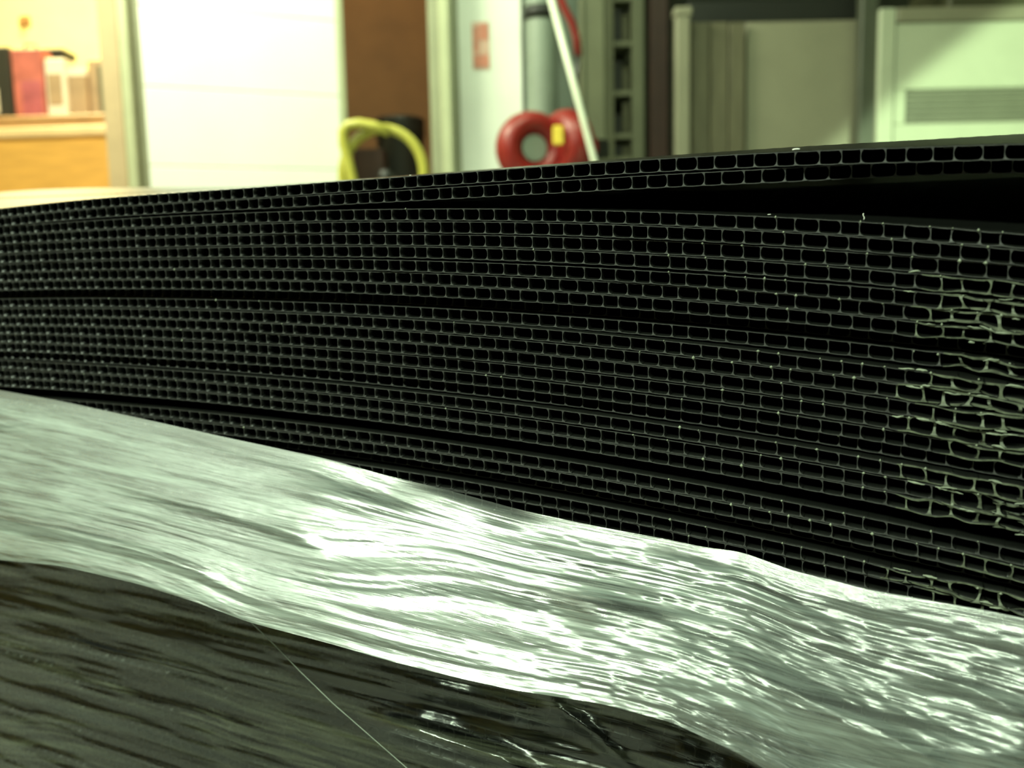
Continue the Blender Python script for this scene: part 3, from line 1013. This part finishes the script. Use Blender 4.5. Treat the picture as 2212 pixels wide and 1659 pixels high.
# ------------------------------------------------------------------ stretch film
UP = np.array([(-420, 770), (-200, 805), (0, 843), (130, 866), (300, 903), (480, 943), (700, 990), (830, 1026), (980, 1062), (1130, 1103), (1270, 1133), (1350, 1148),
               (1430, 1163), (1520, 1182), (1600, 1192), (1720, 1235), (1800, 1254), (1880, 1275), (2000, 1295), (2130, 1318), (2212, 1335), (2500, 1400), (2800, 1480)], float)
LO = np.array([(-420, 1165), (-200, 1185), (0, 1210), (130, 1222), (300, 1262), (420, 1300), (540, 1345), (700, 1387), (850, 1430), (1000, 1467), (1106, 1490), (1300, 1520),
               (1450, 1560), (1600, 1630), (1750, 1720), (1900, 1800), (2212, 1960), (2500, 2080), (2800, 2200)], float)


def seg_dist(x, y, poly):
    best = np.full(x.shape, 1e9)
    for (x0, y0), (x1, y1) in zip(poly[:-1], poly[1:]):
        dx, dy = x1 - x0, y1 - y0
        t = np.clip(((x - x0) * dx + (y - y0) * dy) / (dx * dx + dy * dy), 0, 1)
        best = np.minimum(best, np.hypot(x - x0 - t * dx, y - y0 - t * dy))
    return best


def film_sheet(name, UPc, LOc, nx, ny, offs, layers, m, parent, x0, x1):
    PX = np.linspace(x0, x1, nx)
    B = np.linspace(0, 1, ny)
    X, Bm = np.meshgrid(PX, B)
    yu = np.interp(PX, UPc[:, 0], UPc[:, 1])
    yl = np.interp(PX, LOc[:, 0], LOc[:, 1])
    ker = np.ones(15) / 15
    yu = np.convolve(np.pad(yu, 7, mode='edge'), ker, 'valid')
    yl = np.convolve(np.pad(yl, 7, mode='edge'), ker, 'valid')
    Y = yu[None, :] * (1 - Bm) + yl[None, :] * Bm
    # base position on the cut face, metres
    u, v = (X - 1106.0) / FPX, -(Y - 829.5) / FPX
    D = np.array(FWD)[None, None] + u[..., None] * np.array(IR) + v[..., None] * np.array(IU)
    base = offs['base']
    t = (ED @ ORG - base) / (D @ ED)
    P = D * t[..., None]
    P[..., 2] += HC
    S = P @ ES - ORG @ ES
    H = P[..., 2] - HC
    off = offs['fn'](X, Y, Bm, S, H)
    t = (ED @ ORG - base - off) / (D @ ED)
    P = D * t[..., None]
    P[..., 2] += HC
    V = P.reshape(-1, 3)
    jj, kk = np.meshgrid(np.arange(nx - 1), np.arange(ny - 1))
    a = kk * nx + jj
    F = np.stack([a, a + nx, a + nx + 1, a + 1], -1).reshape(-1, 4)
    across = Bm * (yl - yu)[None, :] / FPX * 0.3
    uv = np.stack([S, across + offs.get('uvskew', 0.0) * S], -1).reshape(-1, 2)
    o = mesh_obj(name, V, F.tolist(), m, None, True, None, uv)
    lay = layers(X, Y, Bm, S, H).reshape(-1)
    at_ = o.data.attributes.new('layers', 'FLOAT', 'POINT')
    at_.data.foreach_set('value', lay.astype(np.float32))
    kid(o, parent)
    return o


film = empty('stretch_film', tuple(ORG + ED * -0.02 + np.array([0, 0, -0.2])))
tag(film, 'clear stretch film gathered in a shiny band round the lower stack', 'stretch film')

RIDGES = [([(1180, 1265), (1400, 1390), (1600, 1488), (1800, 1570), (2000, 1615), (2300, 1650)], 58, 0.0046),
          ([(1500, 1400), (1700, 1485), (1850, 1560), (2000, 1640), (2100, 1720)], 26, 0.003),
          ([(560, 1040), (750, 1080), (950, 1115), (1120, 1150)], 20, 0.0016),
          ([(830, 1050), (960, 1078), (1090, 1118), (1200, 1160)], 22, 0.0025),
          ([(520, 1120), (640, 1160), (760, 1215)], 14, 0.0012),
          ([(1900, 1430), (2100, 1490), (2300, 1590)], 20, 0.0035),
          ([(-100, 1100), (200, 1165), (500, 1255)], 14, 0.0012),
          ([(1350, 1190), (1500, 1225), (1650, 1290), (1850, 1400)], 20, 0.002)]


def band_off(X, Y, B, S, H):
    prof = 0.002 + (0.042 - 0.017 * sstep(750, 2300, X)) * (1 - (1 - np.clip(B, 0, 1)) ** 1.18)
    a = S * 1.0
    bb = B * 0.16
    wob = 0.02 * vnoise(a * 9, bb * 14, 61)
    o = prof
    grow = sstep(0.0, 0.12, B)
    rightf = sstep(900, 1700, X)
    o = o + grow * 0.0010 * vnoise(a * 7 + 3, (bb + wob) * 55, 62)
    o = o + grow * 0.00032 * vnoise(a * 13, (bb + wob) * 130, 63)
    o = o + grow * 0.00009 * vnoise(a * 30, (bb + wob) * 330, 64)
    o = o + grow * 0.000025 * vnoise(a * 70, (bb + wob) * 700, 65)
    # crumpled pockets towards the right
    o = o + grow * rightf * 0.0007 * vnoise(a * 60, bb * 110, 66)
    o = o + grow * (0.12 + rightf) * 0.0003 * vnoise(a * 170, bb * 330, 67)
    for poly, wd, am in RIDGES:
        o = o + ridge(X, Y, poly, wd, am)
    return o


def ridge(X, Y, poly, wd, am):
    e0 = np.hypot(X - poly[0][0], Y - poly[0][1])
    e1 = np.hypot(X - poly[-1][0], Y - poly[-1][1])
    tp = sstep(0, 150, e0) * sstep(0, 150, e1)
    return am * tp * np.exp(-(seg_dist(X, Y, poly) / wd) ** 2)


def band_layers(X, Y, B, S, H):
    e = sstep(0.0, 0.10 + 0.05 * vnoise(S * 12, S * 0, 71), B)
    l = 0.30 + 0.70 * e
    l = l * (1 - 0.45 * sstep(1450, 1800, X) * sstep(0.0, 0.5, 0.85 - B))
    l = l * (0.9 + 0.25 * vnoise(S * 8, B * 12, 72))
    l = l * (1 - 0.55 * sstep(1080, 1300, X) * sstep(0.72, 0.95, B) * (1 - sstep(1900, 2200, X)))
    return np.clip(l, 0, 1)


film_sheet('gathered_band', UP, LO, 900, 300, {'base': 0.003, 'fn': band_off}, band_layers, M['film_band'], film, -420, 2700)


def low_off(X, Y, B, S, H):
    o = 0.002 + 0.004 * np.sin(B * 3.0) + 0.0015 * vnoise(S * 8, H * 40, 81) + 0.0012 * vnoise(S * 12, H * 150, 82)
    o = o + 0.0004 * vnoise(S * 30, H * 420, 83)
    rightf = sstep(700, 1200, X)
    o = o + rightf * 0.0022 * vnoise(S * 30 + H * 30, H * 30 - S * 45, 84) + rightf * 0.0005 * vnoise(S * 120, H * 130, 85)
    for poly, wd, am in (([(760, 1550), (900, 1580), (1080, 1640), (1200, 1700)], 28, 0.0085),
                         ([(1150, 1480), (1300, 1600), (1400, 1700)], 14, 0.003),
                         ([(1500, 1560), (1640, 1620), (1800, 1720)], 18, 0.004),
                         ([(0, 1320), (240, 1410), (500, 1470)], 8, 0.0008)):
        o = o + ridge(X, Y, poly, wd, am)
    return o


LOWU = LO.copy()
LOWU[:, 1] -= 60
LOWL = np.array([(-420, 1900), (0, 2000), (2800, 2600)], float)
film_sheet('lower_wrap', LOWU, LOWL, 620, 260, {'base': 0.004, 'fn': low_off},
           lambda X, Y, B, S, H: np.clip(0.75 + 0.5 * vnoise(S * 6, H * 45, 91) + 0.2 * sstep(900, 1200, X), 0, 1.3), M['film_low'], film, -420, 2400)

# folded edge of the film running down across the lower wrap
pe = []
for x, y in ((400, 1268), (470, 1300), (540, 1342), (590, 1390), (650, 1452), (720, 1520), (800, 1590), (880, 1660), (950, 1720)):
    s, h = face_sh(x, y, 0.022)
    pe.append(Vector(W(np.array([s]), np.array([-0.022]), np.array([h]))[0]))
M['hem'] = mat('film_hem', (0.17, 0.19, 0.16), 0.25, 0.6, noise=0.2, nscale=200)
kid(MB().tube(pe, 0.00022, 6).build('folded_edge', M['hem'], None, True), film)

# ------------------------------------------------------------------ crumbs on the sheets
for i, px, py, sz, lab in ((0, 1716, 315, 0.0011, 'white curled shaving on the top sheet'),
                           (2, 1657, 461, 0.0005, 'tiny pale crumb on the third sheet in the open gap'),
                           (2, 1863, 473, 0.0006, 'pale upright splinter at the edge of the third sheet'),
                           (0, 875, 368, 0.0005, 'tiny pale crumb on the top sheet near the yellow hose')):
    s, h = face_sh(px, py)
    d = 0.0035
    hh = float(top_h(i, np.array([s]), np.array([d]))[0])
    p0 = W(np.array([s]), np.array([d]), np.array([hh + sz * .25]))[0]
    pts = []
    for k in range(7):
        a = math.pi * (0.1 + 0.8 * k / 6)
        if i == 2 and px == 1863:
            pts.append(p0 + np.array([0.0002 * math.sin(k), 0, sz * 0.5 * k]))
        else:
            pts.append(p0 - ES * math.cos(a) * sz - ED * (math.sin(a) * sz * .4) + np.array([0, 0, 0.15 * sz * math.sin(a)]))
    cbm = MB().tube([Vector(p) for p in pts], sz * 0.22, 6).build('plastic_shaving', M['crumb'], None, True)
    tag(cbm, lab, 'shaving')
